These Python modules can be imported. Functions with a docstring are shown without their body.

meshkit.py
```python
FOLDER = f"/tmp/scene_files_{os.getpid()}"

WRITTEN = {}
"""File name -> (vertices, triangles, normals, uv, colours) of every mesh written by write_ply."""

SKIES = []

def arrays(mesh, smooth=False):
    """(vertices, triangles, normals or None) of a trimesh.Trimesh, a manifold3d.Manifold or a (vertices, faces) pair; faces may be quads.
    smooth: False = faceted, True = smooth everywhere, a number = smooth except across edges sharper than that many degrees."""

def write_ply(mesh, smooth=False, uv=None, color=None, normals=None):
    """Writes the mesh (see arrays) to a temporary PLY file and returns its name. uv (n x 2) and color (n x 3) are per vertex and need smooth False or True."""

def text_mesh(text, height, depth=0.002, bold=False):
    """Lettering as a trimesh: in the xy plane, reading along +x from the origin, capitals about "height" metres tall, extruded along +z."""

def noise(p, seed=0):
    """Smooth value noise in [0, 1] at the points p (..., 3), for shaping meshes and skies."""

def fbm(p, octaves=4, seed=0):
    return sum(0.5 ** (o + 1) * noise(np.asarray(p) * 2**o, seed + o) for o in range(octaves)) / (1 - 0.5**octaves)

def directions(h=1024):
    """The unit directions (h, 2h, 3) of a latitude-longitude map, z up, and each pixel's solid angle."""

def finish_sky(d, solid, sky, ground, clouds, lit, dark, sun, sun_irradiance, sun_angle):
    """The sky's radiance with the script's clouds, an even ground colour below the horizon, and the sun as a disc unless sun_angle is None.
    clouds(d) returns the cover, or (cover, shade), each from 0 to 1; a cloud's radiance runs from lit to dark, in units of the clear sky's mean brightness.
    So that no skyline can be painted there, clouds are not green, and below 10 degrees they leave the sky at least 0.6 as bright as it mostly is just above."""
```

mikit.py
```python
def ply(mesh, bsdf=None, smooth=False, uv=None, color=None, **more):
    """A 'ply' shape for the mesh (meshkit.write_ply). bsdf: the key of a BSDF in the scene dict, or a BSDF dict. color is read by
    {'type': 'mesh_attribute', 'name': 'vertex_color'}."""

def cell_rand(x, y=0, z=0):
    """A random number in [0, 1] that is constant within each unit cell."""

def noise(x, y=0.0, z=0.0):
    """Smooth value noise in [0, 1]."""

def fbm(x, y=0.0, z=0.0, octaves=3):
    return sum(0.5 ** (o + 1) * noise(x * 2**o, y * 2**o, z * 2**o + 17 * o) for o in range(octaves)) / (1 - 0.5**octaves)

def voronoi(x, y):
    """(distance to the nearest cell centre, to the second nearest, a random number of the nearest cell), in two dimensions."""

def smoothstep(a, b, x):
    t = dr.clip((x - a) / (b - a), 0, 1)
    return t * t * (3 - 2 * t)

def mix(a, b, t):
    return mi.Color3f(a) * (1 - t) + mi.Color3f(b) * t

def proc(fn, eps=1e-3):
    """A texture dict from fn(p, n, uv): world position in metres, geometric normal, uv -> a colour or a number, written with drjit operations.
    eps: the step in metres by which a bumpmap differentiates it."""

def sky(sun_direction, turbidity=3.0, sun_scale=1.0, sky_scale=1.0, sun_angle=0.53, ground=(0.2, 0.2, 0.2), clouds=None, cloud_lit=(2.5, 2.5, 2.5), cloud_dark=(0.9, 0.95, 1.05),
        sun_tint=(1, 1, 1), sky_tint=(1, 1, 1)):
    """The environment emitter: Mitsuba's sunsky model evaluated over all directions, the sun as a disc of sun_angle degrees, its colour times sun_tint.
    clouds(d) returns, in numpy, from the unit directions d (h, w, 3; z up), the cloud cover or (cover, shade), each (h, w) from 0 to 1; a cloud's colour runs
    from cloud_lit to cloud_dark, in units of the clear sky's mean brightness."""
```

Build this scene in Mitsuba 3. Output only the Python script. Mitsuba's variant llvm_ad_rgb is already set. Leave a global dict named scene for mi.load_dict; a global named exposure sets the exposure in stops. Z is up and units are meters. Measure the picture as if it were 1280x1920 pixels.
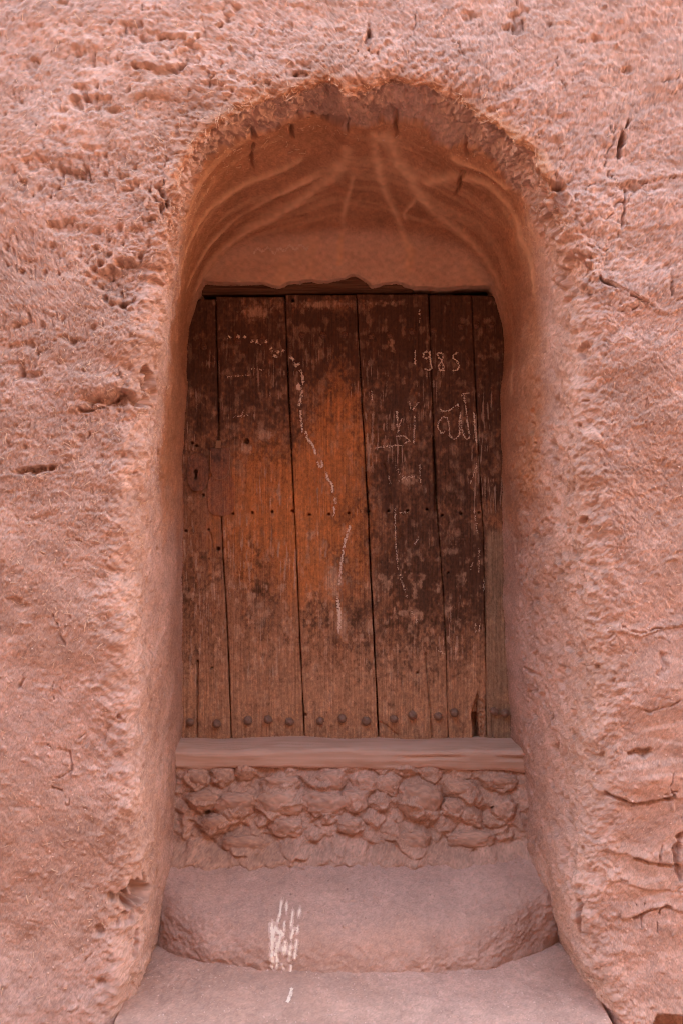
import math
import numpy as np
import drjit as dr
import trimesh
import mitsuba as mi
import mikit
import meshkit
from mikit import ply, proc, sky, mix, smoothstep
from meshkit import noise, fbm

T = mi.ScalarTransform4f
scene, labels = {}, {}

# ------------------------------------------------------------------ camera, sky, exposure
CAM_Y, CAM_Z, FPX = -1.75, 1.14, 1438.0
scene['camera'] = {'type': 'perspective', 'fov_axis': 'x', 'fov': 2 * math.degrees(math.atan(640 / FPX)), 'near_clip': 0.05, 'far_clip': 400.0,
                   'to_world': T().look_at(origin=[0, CAM_Y, CAM_Z], target=[0, 0, CAM_Z], up=[0, 0, 1])}
exposure = 5.55
scene['daylight'] = sky([0.3, 1.0, 1.35], turbidity=4, sky_tint=(1.70, 1.27, .93), ground=(0.3, 0.2, 0.14))

# ------------------------------------------------------------------ materials
def diffuse(fn):
    return {'type': 'twosided', 'bsdf': {'type': 'diffuse', 'reflectance': proc(fn)}}

scene['mud'] = {'type': 'twosided', 'bsdf': {'type': 'diffuse', 'reflectance': {'type': 'mesh_attribute', 'name': 'vertex_color'}}}

def far_mud(p, n, uv):
    return mix((.34, .245, .20), (.28, .195, .155), mikit.fbm(p.x * 3, p.y * 3, p.z * 3))
scene['plain_mud'] = diffuse(far_mud)

def gg(u, v, cx, cy, sx, sy):
    return dr.exp(-(dr.square((u - cx) / sx) + dr.square((v - cy) / sy)))

def door_colour(p, n, uv):
    # u, v: the door's own units, 1.669 mm each, measured from its left jamb and downwards
    u, v = p.x / 1.669e-3 + 640, 960 - (p.z - 1.14) / 1.669e-3
    n1 = mikit.fbm(u * .022, v * .013, 3, 4)
    n2 = mikit.fbm(u * .10, v * .065, 9, 4)
    n3 = mikit.noise(u * .33, v * .22, 5)
    grain = mikit.fbm(u * .55, v * .018, 1, 3)
    streak = mikit.fbm(u * .16, v * .012, 7, 3)
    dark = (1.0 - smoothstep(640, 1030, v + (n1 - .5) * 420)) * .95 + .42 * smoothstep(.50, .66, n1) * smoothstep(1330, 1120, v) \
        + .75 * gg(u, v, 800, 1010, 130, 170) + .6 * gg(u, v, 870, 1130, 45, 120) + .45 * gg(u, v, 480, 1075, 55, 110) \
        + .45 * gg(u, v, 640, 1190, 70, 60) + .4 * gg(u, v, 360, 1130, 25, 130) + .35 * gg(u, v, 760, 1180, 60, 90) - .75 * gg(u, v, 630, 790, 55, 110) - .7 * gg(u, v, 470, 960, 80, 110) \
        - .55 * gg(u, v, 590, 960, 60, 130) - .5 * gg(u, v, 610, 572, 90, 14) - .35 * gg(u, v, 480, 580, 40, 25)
    n4 = mikit.fbm(u * .24, v * .19, 13, 2)
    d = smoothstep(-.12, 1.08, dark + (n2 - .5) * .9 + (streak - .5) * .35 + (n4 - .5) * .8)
    s1, s2, s3 = 404 + (v - 540) * .036, 533 + (v - 540) * .045, 667 + (v - 540) * .05
    board = dr.select(u < s1, .75, dr.select(u < s2, .92, dr.select(u < s3, 1.08, .85)))
    orange = board * (.9 * gg(u, v, 640, 790, 70, 110) + .8 * gg(u, v, 470, 950, 95, 130) + .9 * gg(u, v, 590, 970, 110, 150) + .45 * gg(u, v, 600, 1120, 200, 200))
    orange = smoothstep(.10, 1.05, orange + (n2 - .5) * .9 + (streak - .5) * .8 + (n1 - .5) * .3)
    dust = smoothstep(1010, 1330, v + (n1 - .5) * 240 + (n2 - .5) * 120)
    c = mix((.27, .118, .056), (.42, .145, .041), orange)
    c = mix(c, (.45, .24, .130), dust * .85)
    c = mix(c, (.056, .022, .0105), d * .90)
    scuff = smoothstep(.56, .80, mikit.fbm(u * .09, v * .06, 21, 4)) * (.25 + .35 * smoothstep(940, 1150, v))
    pts = 0
    for cx, cy, sx, sy, w in ((480, 585, 28, 14, 1), (497, 816, 22, 13, 1), (462, 842, 16, 10, .9), (600, 570, 60, 9, .8), (720, 568, 40, 7, .6), (490, 1150, 27, 29, .75), (585, 1005, 14, 12, .8), (640, 1170, 13, 30, 1.2), (625, 1085, 18, 40, .8), (705, 1110, 22, 50, .55), (560, 1060, 14, 30, .5), (690, 1175, 20, 16, .7), (735, 648, 6, 20, .8), (765, 900, 20, 13, .9), (362, 938, 18, 13, .6), (752, 1060, 14, 40, .5), (850, 1010, 40, 22, .35), (640, 1090, 40, 14, .4)):
        pts = pts + w * gg(u, v, cx, cy, sx, sy)
    scuff = dr.maximum(scuff, .62 * smoothstep(.28, .95, pts + (n4 - .5) * .9))
    c = mix(c, (.52, .31, .19), scuff)
    scratch = smoothstep(.73, .84, mikit.noise(u * .45, v * .05, 31)) * smoothstep(.5, .62, mikit.fbm(u * .02, v * .012, 33)) * smoothstep(560, 760, v)
    c = mix(c, (.48, .32, .22), scratch * .5)
    pale = smoothstep(908, 916, u) * smoothstep(985, 1010, v)
    c = mix(c, mi.Color3f(.27, .175, .105) * (.75 + .5 * n2), pale * .75)
    n5 = mikit.noise(u * 1.1, v * .55, 41)
    return c * (.62 + .76 * grain) * (.82 + .36 * n3) * (.80 + .40 * n5)
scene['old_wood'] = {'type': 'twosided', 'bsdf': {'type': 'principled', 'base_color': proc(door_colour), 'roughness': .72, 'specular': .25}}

def beam_colour(p, n, uv):
    g = mikit.fbm(p.x * 6, p.y * 130, p.z * 130, 3)
    b = mikit.fbm(p.x * 9, p.y * 20, p.z * 20, 3)
    c = mix((.57, .375, .275), (.51, .32, .225), smoothstep(.3, .75, g))
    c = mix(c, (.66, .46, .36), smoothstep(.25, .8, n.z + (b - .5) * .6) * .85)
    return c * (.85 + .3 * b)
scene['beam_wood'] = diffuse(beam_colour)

def lintel_colour(p, n, uv):
    g = mikit.fbm(p.x * 8, p.y * 150, p.z * 220, 3)
    return mix((.10, .045, .025), (.17, .085, .045), smoothstep(.35, .7, g))
scene['lintel_wood'] = diffuse(lintel_colour)

def iron_colour(p, n, uv):
    b = mikit.fbm(p.x * 260, p.y * 260, p.z * 260, 3)
    lo = smoothstep(1.15, .6, p.z)
    return mix(mix((.085, .036, .02), (.165, .068, .032), smoothstep(.3, .7, b)), mix((.16, .09, .058), (.26, .155, .105), b), lo)
scene['rusty_iron'] = {'type': 'twosided', 'bsdf': {'type': 'principled', 'base_color': proc(iron_colour), 'roughness': .6, 'metallic': .0, 'specular': .35}}
def plate_colour(p, n, uv):
    return door_colour(p, n, uv) * mi.Color3f(.80, .70, .66) + .02 * mikit.noise(p.x * 300, p.z * 300, 3)
scene['plate_iron'] = {'type': 'twosided', 'bsdf': {'type': 'principled', 'base_color': proc(plate_colour), 'roughness': .55, 'specular': .4}}
scene['chalk'] = {'type': 'twosided', 'bsdf': {'type': 'diffuse', 'reflectance': {'type': 'rgb', 'value': [.74, .55, .41]}}}
scene['lime_paint'] = {'type': 'twosided', 'bsdf': {'type': 'diffuse', 'reflectance': {'type': 'rgb', 'value': [.84, .70, .56]}}}
scene['straw_dry'] = {'type': 'twosided', 'bsdf': {'type': 'diffuse', 'reflectance': {'type': 'rgb', 'value': [.62, .42, .29]}}}
scene['grit_pale'] = {'type': 'twosided', 'bsdf': {'type': 'diffuse', 'reflectance': {'type': 'rgb', 'value': [.66, .47, .37]}}}
scene['black_iron'] = {'type': 'twosided', 'bsdf': {'type': 'diffuse', 'reflectance': {'type': 'rgb', 'value': [.02, .014, .01]}}}

# ------------------------------------------------------------------ helpers
RNG = np.random.default_rng(11)

def sst(a, b, x):
    t = np.clip((x - a) / (b - a), 0, 1)
    return t * t * (3 - 2 * t)

def gauss(x):
    return np.exp(-x * x)

def grid_faces(r, c):
    i = np.arange(r * c).reshape(r, c)
    a, b, d, e = i[:-1, :-1].ravel(), i[:-1, 1:].ravel(), i[1:, 1:].ravel(), i[1:, :-1].ravel()
    return np.vstack([np.stack([a, b, d], 1), np.stack([a, d, e], 1)])

def grid_normals(P):
    """Normals of a grid of points (r, c, 3)."""
    n = np.cross(np.gradient(P, axis=1), np.gradient(P, axis=0))
    return n / np.maximum(np.linalg.norm(n, axis=-1, keepdims=True), 1e-12)

def shape(v, f, bsdf, normals=None, color=None):
    """A ply entry with given normals, so that parts of one surface join without a seam."""
    path = meshkit.write_ply((v, f), False, None, color, normals)
    return {'type': 'ply', 'filename': path, 'face_normals': normals is None, 'bsdf': {'type': 'ref', 'id': bsdf}}

COUNT = {}
def numbered(key):
    k = COUNT.get(key, -1) + 1
    COUNT[key] = k
    return key if k == 0 else f'{key}_{k:03d}'

def add(key, entry, label=None, cat=None, **more):
    key = numbered(key)
    scene[key] = entry
    if label or cat or more:
        labels[key] = {k: v for k, v in {**dict(label=label, category=cat, kind='thing' if cat else None), **more}.items() if v}
    return key

def thing(key, label, cat, **more):
    key = numbered(key)
    labels[key] = dict(label=label, category=cat, kind='thing', **more)
    return key

# measurements off the photograph turned into metres: on the wall plane, on a jamb at x = X, on the door plane
def on_face(px, py, y=0.0):
    d = y - CAM_Y
    return np.array([(px - 640) / FPX * d, y, CAM_Z - (py - 960) / FPX * d])

def on_jamb(px, py, X):
    d = X * FPX / (px - 640)
    return np.array([X, d + CAM_Y, CAM_Z - (py - 960) / FPX * d])

DOOR_Y = 0.65
def on_door(px, py):
    return on_face(px, py, DOOR_Y)

def polyline_distance(P, line, reach):
    """Distance of the points P (n, 3) to a polyline; inf beyond its bounding box grown by reach."""
    line = np.asarray(line, float)
    out = np.full(len(P), np.inf)
    near = np.nonzero(np.all((P > line.min(0) - reach) & (P < line.max(0) + reach), axis=1))[0]
    if len(near) == 0:
        return out
    Q = P[near]
    best = np.full(len(Q), np.inf)
    for a, b in zip(line[:-1], line[1:]):
        t = np.clip(((Q - a) @ (b - a)) / max((b - a) @ (b - a), 1e-12), 0, 1)
        best = np.minimum(best, np.linalg.norm(Q - a - t[:, None] * (b - a), axis=1))
    out[near] = best
    return out

# ------------------------------------------------------------------ the mud wall with its arched recess (one continuous surface)
CX, CZ = 0.045, 1.55
NJ, NA = 633, 640
zj = np.linspace(-0.35, CZ, NJ)

def zt(tab, y):
    """Interpolates a table of (py, px) on the plane at depth y to x(z)."""
    q = np.array([on_face(px, py, y) for py, px in tab])
    o = np.argsort(q[:, 2])
    return lambda z: np.interp(z, q[o, 2], q[o, 0])

fl = zt([(500, 318), (600, 302), (700, 288), (850, 276), (1000, 262), (1200, 256), (1400, 262), (1600, 274), (1700, 270), (1830, 262), (1910, 245), (2100, 225)], .06)
fr = zt([(450, 1045), (520, 1060), (600, 1066), (700, 1068), (800, 1066), (900, 1074), (1000, 1082), (1150, 1092), (1300, 1098), (1450, 1094), (1600, 1080), (1700, 1070), (1800, 1090), (1890, 1128), (2100, 1170)], .06)
bl = zt([(550, 362), (650, 351), (750, 344), (900, 339), (1100, 337), (1380, 338), (1450, 342), (1600, 342), (1760, 318)], .62)
br = zt([(560, 938), (650, 943), (900, 943), (1100, 947), (1300, 956), (1380, 962), (1450, 972), (1600, 962), (1760, 1000)], .62)

th = np.linspace(0, np.pi, NA + 2)[1:-1]                      # from the right jamb's top over the arch to the left jamb's top
def polar(tab, y):
    q = np.array([on_face(px, py, y) for px, py in tab]) - [CX, 0, CZ]
    a, r = np.arctan2(q[:, 2], q[:, 0]), np.hypot(q[:, 0], q[:, 2])
    o = np.argsort(a)
    return a[o], r[o]

FA = [(1012, 380), (1010, 345), (992, 305), (940, 262), (885, 232), (850, 200), (800, 180), (740, 172), (690, 184), (650, 186), (620, 165), (560, 188), (500, 205), (440, 228), (395, 262), (362, 305), (345, 350), (335, 410), (322, 480)]
a_f, r_f = polar(FA, .03)
BA = [(935, 545), (905, 492), (855, 456), (760, 440), (650, 436), (560, 439), (470, 447), (420, 470), (382, 510), (364, 548)]
a_b, r_b = polar(BA, .58)
rf0, rf1 = fr(CZ) - CX, CX - fl(CZ)
rb0, rb1 = br(CZ) - CX, CX - bl(CZ)
RF = np.interp(th, np.r_[0, a_f, np.pi], np.r_[rf0, r_f, rf1])
RB = np.interp(th, np.r_[0, a_b, np.pi], np.r_[rb0, r_b, rb1])
k = np.ones(9) / 9
RF = np.convolve(np.pad(RF, 4, mode='edge'), k, 'valid')
k = np.ones(31) / 31
RB = np.convolve(np.pad(RB, 15, mode='edge'), k, 'valid')
z_lintel = 1.14 + (960 - 530) / FPX * 2.37
xs_ = CX + np.cos(th) * RB
scal = .010 * (noise(np.stack([xs_ * 13, xs_ * 0, xs_ * 0], -1), 5) - .5) * 2 + .006 * np.abs(np.sin(xs_ * 31)) + .004 * (noise(np.stack([xs_ * 60, xs_ * 0, xs_ * 0], -1), 6) - .5)
scal += .028 * gauss((xs_ - .035) / .055) + .012 * gauss((xs_ + .22) / .05) - .012 * gauss((xs_ + .29) / .03) - .010 * gauss((xs_ - .13) / .03) - .02 * sst(.20, .30, xs_)
RIN = np.minimum(RB, (z_lintel + .75 * scal - CZ) / np.maximum(np.sin(th), .05))
RIN = np.minimum(RIN, RB)

# columns: left jamb upwards, arch from left to right, right jamb downwards
one = np.ones(NJ)
ORG = np.concatenate([np.stack([0 * one, zj], 1), np.tile([CX, CZ], (NA, 1)), np.stack([0 * one, zj[::-1]], 1)])
DIR = np.concatenate([np.tile([-1.0, 0], (NJ, 1)), np.stack([np.cos(th), np.sin(th)], 1)[::-1], np.tile([1.0, 0], (NJ, 1))])
F = np.concatenate([-fl(zj), RF[::-1], fr(zj[::-1])])
B = np.concatenate([-bl(zj), RB[::-1], br(zj[::-1])])
I = np.concatenate([-bl(zj), RIN[::-1], br(zj[::-1])])
NC = len(F)
arch = np.concatenate([0 * one, np.sin(th)[::-1], 0 * one])
arch_c = sst(.15, .75, arch)
R = .056 * (1 - arch_c) + .019 * arch_c                         # rounding of the edge
R = R + .012 * (noise(np.stack([np.arange(NC) * .03, np.zeros(NC), np.zeros(NC)], 1), 3) - .5) * 2 * (1 - .6 * arch_c)
Ef = np.where(arch > 0, .40 + .38 * sst(0, .45, arch), .40)
far = np.where(np.abs(DIR[:, 1]) < 1e-6, 6.0, np.minimum(6 / np.maximum(np.abs(DIR[:, 0]), 1e-6), 7.5 / np.maximum(np.abs(DIR[:, 1]), 1e-6)))

rows_e, rows_y, rows_base = [], [], []                           # e: distance from the outline; base: outline radius at this row
NFAR = 50
for q in np.linspace(0, 1, NFAR + 1)[:-1]:
    rows_e.append(Ef + (far - F - Ef) * (1 - q) ** 3); rows_y.append(0 * F); rows_base.append(F)
NFACE = 200
for q in np.linspace(0, 1, NFACE, endpoint=False):
    rows_e.append(Ef + (R - Ef) * q); rows_y.append(0 * F); rows_base.append(F)
NARC = 26
for q in np.linspace(0, 1, NARC, endpoint=False):
    a = q * np.pi / 2
    rows_e.append(R * (1 - np.sin(a))); rows_y.append(R * (1 - np.cos(a))); rows_base.append(F)
NREV = 150
for q in np.linspace(0, 1, NREV, endpoint=False):
    y = R + (.60 - R) * q
    w = q * q * (3 - 2 * q) * .45 + q * .55
    rows_e.append(0 * F); rows_y.append(y); rows_base.append(F * (1 - w) + B * w + .018 * np.sin(np.pi * q) * arch_c)
NTY = 50
for q in np.linspace(0, 1, NTY, endpoint=False):
    rows_e.append(0 * F); rows_y.append(.60 + .02 * q + 0 * F); rows_base.append(B + (I - B) * q)
for q in np.linspace(0, 1, 9):
    rows_e.append(0 * F); rows_y.append(.62 + .09 * q + 0 * F); rows_base.append(I)
E, Y, BS = np.array(rows_e), np.array(rows_y), np.array(rows_base)
NR = len(E)
RAD = E + BS
P0 = np.stack([ORG[None, :, 0] + DIR[None, :, 0] * RAD, Y, ORG[None, :, 1] + DIR[None, :, 1] * RAD], -1)
j0 = NFAR + NFACE + NARC + NREV                                     # fillet between vault and tympanum
s0, s1 = j0 - 34, j0 + 26
for _ in range(260):
    seg = P0[s0 - 1:s1 + 1]
    P0[s0:s1] += .5 * arch_c[None, :, None] * ((seg[:-2] + seg[2:]) / 2 - P0[s0:s1])
N0 = grid_normals(P0)
N0 *= -np.sign(N0[NFAR + 20, NC // 2, 1])                                # out of the wall, towards the alley
from scipy.ndimage import gaussian_filter1d
ND = N0.copy()
for sig in (10, 22):
    w_ = arch_c if sig == 22 else 1
    S_ = gaussian_filter1d(ND, sig, axis=0, mode='nearest')
    ND = ND * (1 - w_[None, :, None]) + S_ * w_[None, :, None] if sig == 22 else S_
ND /= np.linalg.norm(ND, axis=-1, keepdims=True)
V, N = P0.reshape(-1, 3), ND.reshape(-1, 3)
e_, y_ = E.ravel(), Y.ravel()
row = np.repeat(np.arange(NR), NC)
arc_ = np.tile(arch_c, NR)
fine = (row >= 0)
x, y, z = V[:, 0], V[:, 1], V[:, 2]
warp = np.stack([noise(V * 14, 71), noise(V * 14, 72), noise(V * 14, 73)], -1) - .5
warp2 = np.zeros_like(V)
warp2[fine] = np.stack([noise(V[fine] * 70, 74), noise(V[fine] * 70, 75), noise(V[fine] * 70, 76)], -1) - .5
Vw = V + warp * .022 + warp2 * .006

face_w = sst(.0, .05, e_) * sst(.03, .0, y_)                       # 1 on the front of the wall
edge_w = gauss((row - (NFAR + NFACE + NARC * .55)) / 30.0)
in_w = 1 - face_w
vault_w = arc_ * sst(.04, .10, y_)
left, up = sst(.15, -.35, x), sst(.75, 1.45, z)
h = np.zeros(len(V))
h += .034 * (fbm(V * [1.7, 1.7, 1.7], 3, 1) - .5) * face_w + .020 * (fbm(V * 7, 3, 2) - .5) * (1 - .5 * vault_w)
m = fine
Vm = V[m]
lump = np.zeros_like(h); finer = np.zeros_like(h); pits = np.zeros_like(h); comb = np.zeros_like(h); fib = np.zeros_like(h); ridg = np.zeros_like(h)
lump[m] = fbm(Vw[m] * 26, 3, 3) - .5
finer[m] = .6 * (fbm(Vm * 105, 2, 4) - .5) + .4 * (noise(Vm * 330, 5) - .5)
ridg[m] = 1 - np.abs(2 * fbm(Vw[m] * 38, 2, 14) - 1)
pn = noise(Vw[m] * [60, 40, 48], 6)
pits[m] = sst(.68, .88, pn)
ca, sa = math.cos(math.radians(34)), math.sin(math.radians(34))
al, ac = Vm[:, 0] * ca + Vm[:, 2] * sa, -Vm[:, 0] * sa + Vm[:, 2] * ca
comb[m] = noise(np.stack([al * 42, ac * 210, Vm[:, 1] * 60], -1), 7) - .5
fib[m] = noise(np.stack([Vm[:, 0] * 190 + Vm[:, 2] * 20, Vm[:, 1] * 190, Vm[:, 2] * 46], -1), 8) - .5
clump = sst(.50, .66, fbm(V * [7, 7, 11], 3, 9))
rough = (.30 + .85 * up) * (1 - .35 * sst(.1, .5, x) * sst(1.0, .5, z))
fibre = np.zeros_like(h)
acc = 0
for k_, (deg, wl) in enumerate([(36, 1 - .6 * left), (82, .35 + .9 * left), (128, .35 + 0 * left)]):    # straw-drawn strokes, each lying its own way by patch
    c_, s_ = math.cos(math.radians(deg)), math.sin(math.radians(deg))
    a_, b_ = Vm[:, 0] * c_ + Vm[:, 2] * s_ + .006 * warp2[m, 0], -Vm[:, 0] * s_ + Vm[:, 2] * c_ + .006 * warp2[m, 1]
    w_ = wl[m] * sst(.38, .62, noise(Vm * 9, 30 + k_)) + .05
    fibre[m] += w_ * (noise(np.stack([a_ * 46, b_ * 185, Vm[:, 1] * 90], -1), 34 + k_) - .5)
    acc = acc + w_
fibre[m] /= acc
gran = np.zeros_like(h); crumb = np.zeros_like(h); vein = np.zeros_like(h)
gran[m] = .50 * (noise(Vm * 150 + 3, 18) - .5) + .50 * (noise(Vm * 350 + 7, 19) - .5)
crumb[m] = sst(.60, .86, noise(Vm * [120, 120, 150] + warp2[m] * 1.5, 20)) * noise(Vm * 30, 21)
vein[m] = .72 * (fbm(V[m] * [80, 80, 92] + warp2[m] * .5, 3, 22) - .5) + .28 * (fbm(V[m] * [34, 34, 40], 2, 24) - .5)
flake = sst(.47, .53, fbm(V * [9, 9, 12] + warp2 * .12, 3, 23)) - .5       # worn edges of thin plaster coats
h += face_w * (lump * .0050 + vein * .0030 * rough + gran * .0044 * (.25 + .75 * rough) + crumb * .0024 * rough + fibre * .0024 * rough + .0034 * sst(.76, .93, noise(Vw * 62, 54)) + flake * (.0012 + .0016 * up))
h -= face_w * clump * left * sst(1.0, 1.5, z) * (.0025 + .008 * np.clip(fib + .15, 0, 1) + .004 * pits + .010 * np.clip(vein, 0, 1) + .006 * np.clip(fibre, 0, 1))
h -= face_w * sst(.35, 1, pits) * .0042 * (.4 + .6 * left) * (.3 + .7 * up)
terr = np.zeros_like(h)
tz = z[m] * 14 + 4.2 * (fbm(V[m] * [3.2, 3, 6], 4, 10)) + 1.4 * x[m]
fr_ = tz - np.floor(tz)
terr[m] = np.where(fr_ < .72, fr_ / .72, (1 - fr_) / .28) - .5
h += face_w * terr * .0030 * sst(.55, .66, x) * sst(.85, .6, z) * sst(.42, .62, fbm(V * 7, 2, 16))
h += face_w * .050 * sst(.20, -.06, z)                              # the wall's foot spreads forward
# inside: jambs trowelled, vault smooth behind a broken rough band
band_y = .10 + .16 * (fbm(np.stack([np.arctan2(z - CZ, x - CX) * 5, 0 * x, 0 * x], -1), 3, 11) - .2)
band = arc_ * sst(band_y + .004, band_y - .004, y_ + (warp2[:, 0] + warp2[:, 2]) * .02) * sst(0, .02, y_)
jamb_w = in_w * (1 - arc_)
pit_zone = sst(1.45, 1.2, z) * sst(0, .1, x) + .35
h += jamb_w * (1 - .75 * sst(.40, .58, y_)) * (lump * .012 + gran * .0042 + crumb * .004 * pit_zone - pits * .0075 * pit_zone + vein * .0042 * pit_zone + flake * .0028)
trow = np.zeros_like(h)
trow[m] = fbm(np.stack([y_[m] * 75, z[m] * 3, x[m] * 3], -1), 2, 15) - .5
h += in_w * trow * .007 * sst(.9, 1.4, z) * sst(.15, .35, y_) * (1 - arc_)
h += band * (-.012 + .028 * lump + .006 * gran - .012 * pits + .036 * vein + .008 * crumb)
h += arc_ * in_w * (1 - band) * (lump * .006 + finer * .0016)
h += edge_w * ((.020 + .006 * arc_) * lump + (.009 + .013 * arc_) * vein * (.4 + 1.2 * noise(V * 6, 52)) + .004 * gran - .005 * pits * arc_)
# scooped pockets and bulges: (centre, radii, depth)
def pocket(c, r, depth, sharp=.35):
    global h
    d = ((Vw if depth > 0 else V + .5 * warp * .02) - np.asarray(c)) / np.asarray(r, float)
    q = np.linalg.norm(d, axis=1) + (1.1 * warp2[:, 1] if depth > 0 else 0)
    w = sst(1.0 + sharp / 2, 1.0 - sharp, q)
    h -= depth * w * (1 if depth < 0 or depth >= .03 else 1 + .8 * lump + 1.2 * vein + (.8 * fib if depth < .015 else 0))
K = 1.75 / FPX
for px, py, rx, rz, dep in [(235, 522, 62, 38, .020), (215, 752, 60, 10, .022), (268, 720, 12, 38, .026), (330, 72, 48, 9, .013), (345, 100, 30, 26, .010), (300, 127, 46, 9, .016), (165, 192, 50, 16, .012), (140, 322, 40, 12, .012),
                            (160, 165, 18, 14, .010), (250, 60, 30, 16, .008), (70, 300, 30, 14, .009), (120, 420, 36, 12, .010), (60, 120, 20, 22, .008), (965, 42, 18, 24, .013), (1164, 264, 5, 24, .022),
                            (1076, 505, 30, 26, .024), (1092, 540, 24, 12, .022), (1046, 385, 18, 40, .020), (1022, 350, 16, 14, .016), (1102, 655, 12, 16, .020), (1200, 1415, 20, 10, .014), (72, 886, 34, 8, .014),
                            (130, 640, 30, 8, .008), (60, 700, 24, 8, .008), (40, 1130, 24, 10, .006), (565, 132, 18, 6, .012), (1180, 132, 14, 6, .008), (1205, 355, 40, 10, .008), (1110, 80, 10, 8, .008), (880, 22, 16, 8, .010), (690, 70, 6, 16, .012),
                            (1250, 505, 12, 6, .006), (1240, 1250, 10, 20, .006), (1275, 1600, 8, 50, .014), (400, 155, 16, 8, .006), (200, 1830, 8, 6, .012), (190, 1740, 8, 8, .010), (222, 1350, 6, 8, .014), (310, 620, 40, 40, .006)]:
    c = on_face(px, py)
    pocket(c, (rx * K, .12, rz * K), dep)
for px, py, rx, rz, dep in [(225, 630, 62, 48, -.014), (170, 715, 70, 34, -.014), (300, 560, 20, 30, -.006), (150, 1200, 120, 200, -.012), (1215, 545, 70, 35, -.007), (1210, 1460, 80, 40, -.016), (1180, 1700, 110, 120, -.010), (230, 1000, 40, 90, -.008), (1230, 1270, 60, 60, -.008), (290, 165, 50, 22, -.012), (250, 110, 40, 22, -.010)]:
    pocket(on_face(px, py), (rx * K, .2, rz * K), dep, .9)
for c, r, dep in [((-.480, .045, .250), (.06, .040, .034), .055), ((-.49, .02, .212), (.04, .035, .018), .016), ((-.47, .12, .32), (.05, .02, .02), .014), ((-.47, .10, .15), (.05, .012, .06), .014), ((-.45, .10, 1.24), (.05, .018, .035), .016), ((-.44, .07, 1.42), (.05, .02, .07), .018),
                  ((.545, .16, 1.16), (.05, .06, .07), .006), ((.55, .25, 1.08), (.05, .02, .02), .014), ((.55, .35, 1.0), (.05, .012, .05), .012), ((.55, .08, .98), (.05, .05, .04), .008), ((.55, .2, .72), (.05, .02, .04), .012), ((.55, .13, .30), (.05, .02, .03), .014), ((.55, .2, .45), (.05, .01, .06), .010)]:
    pocket(c, r, dep)
rr = np.random.default_rng(5)
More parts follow.
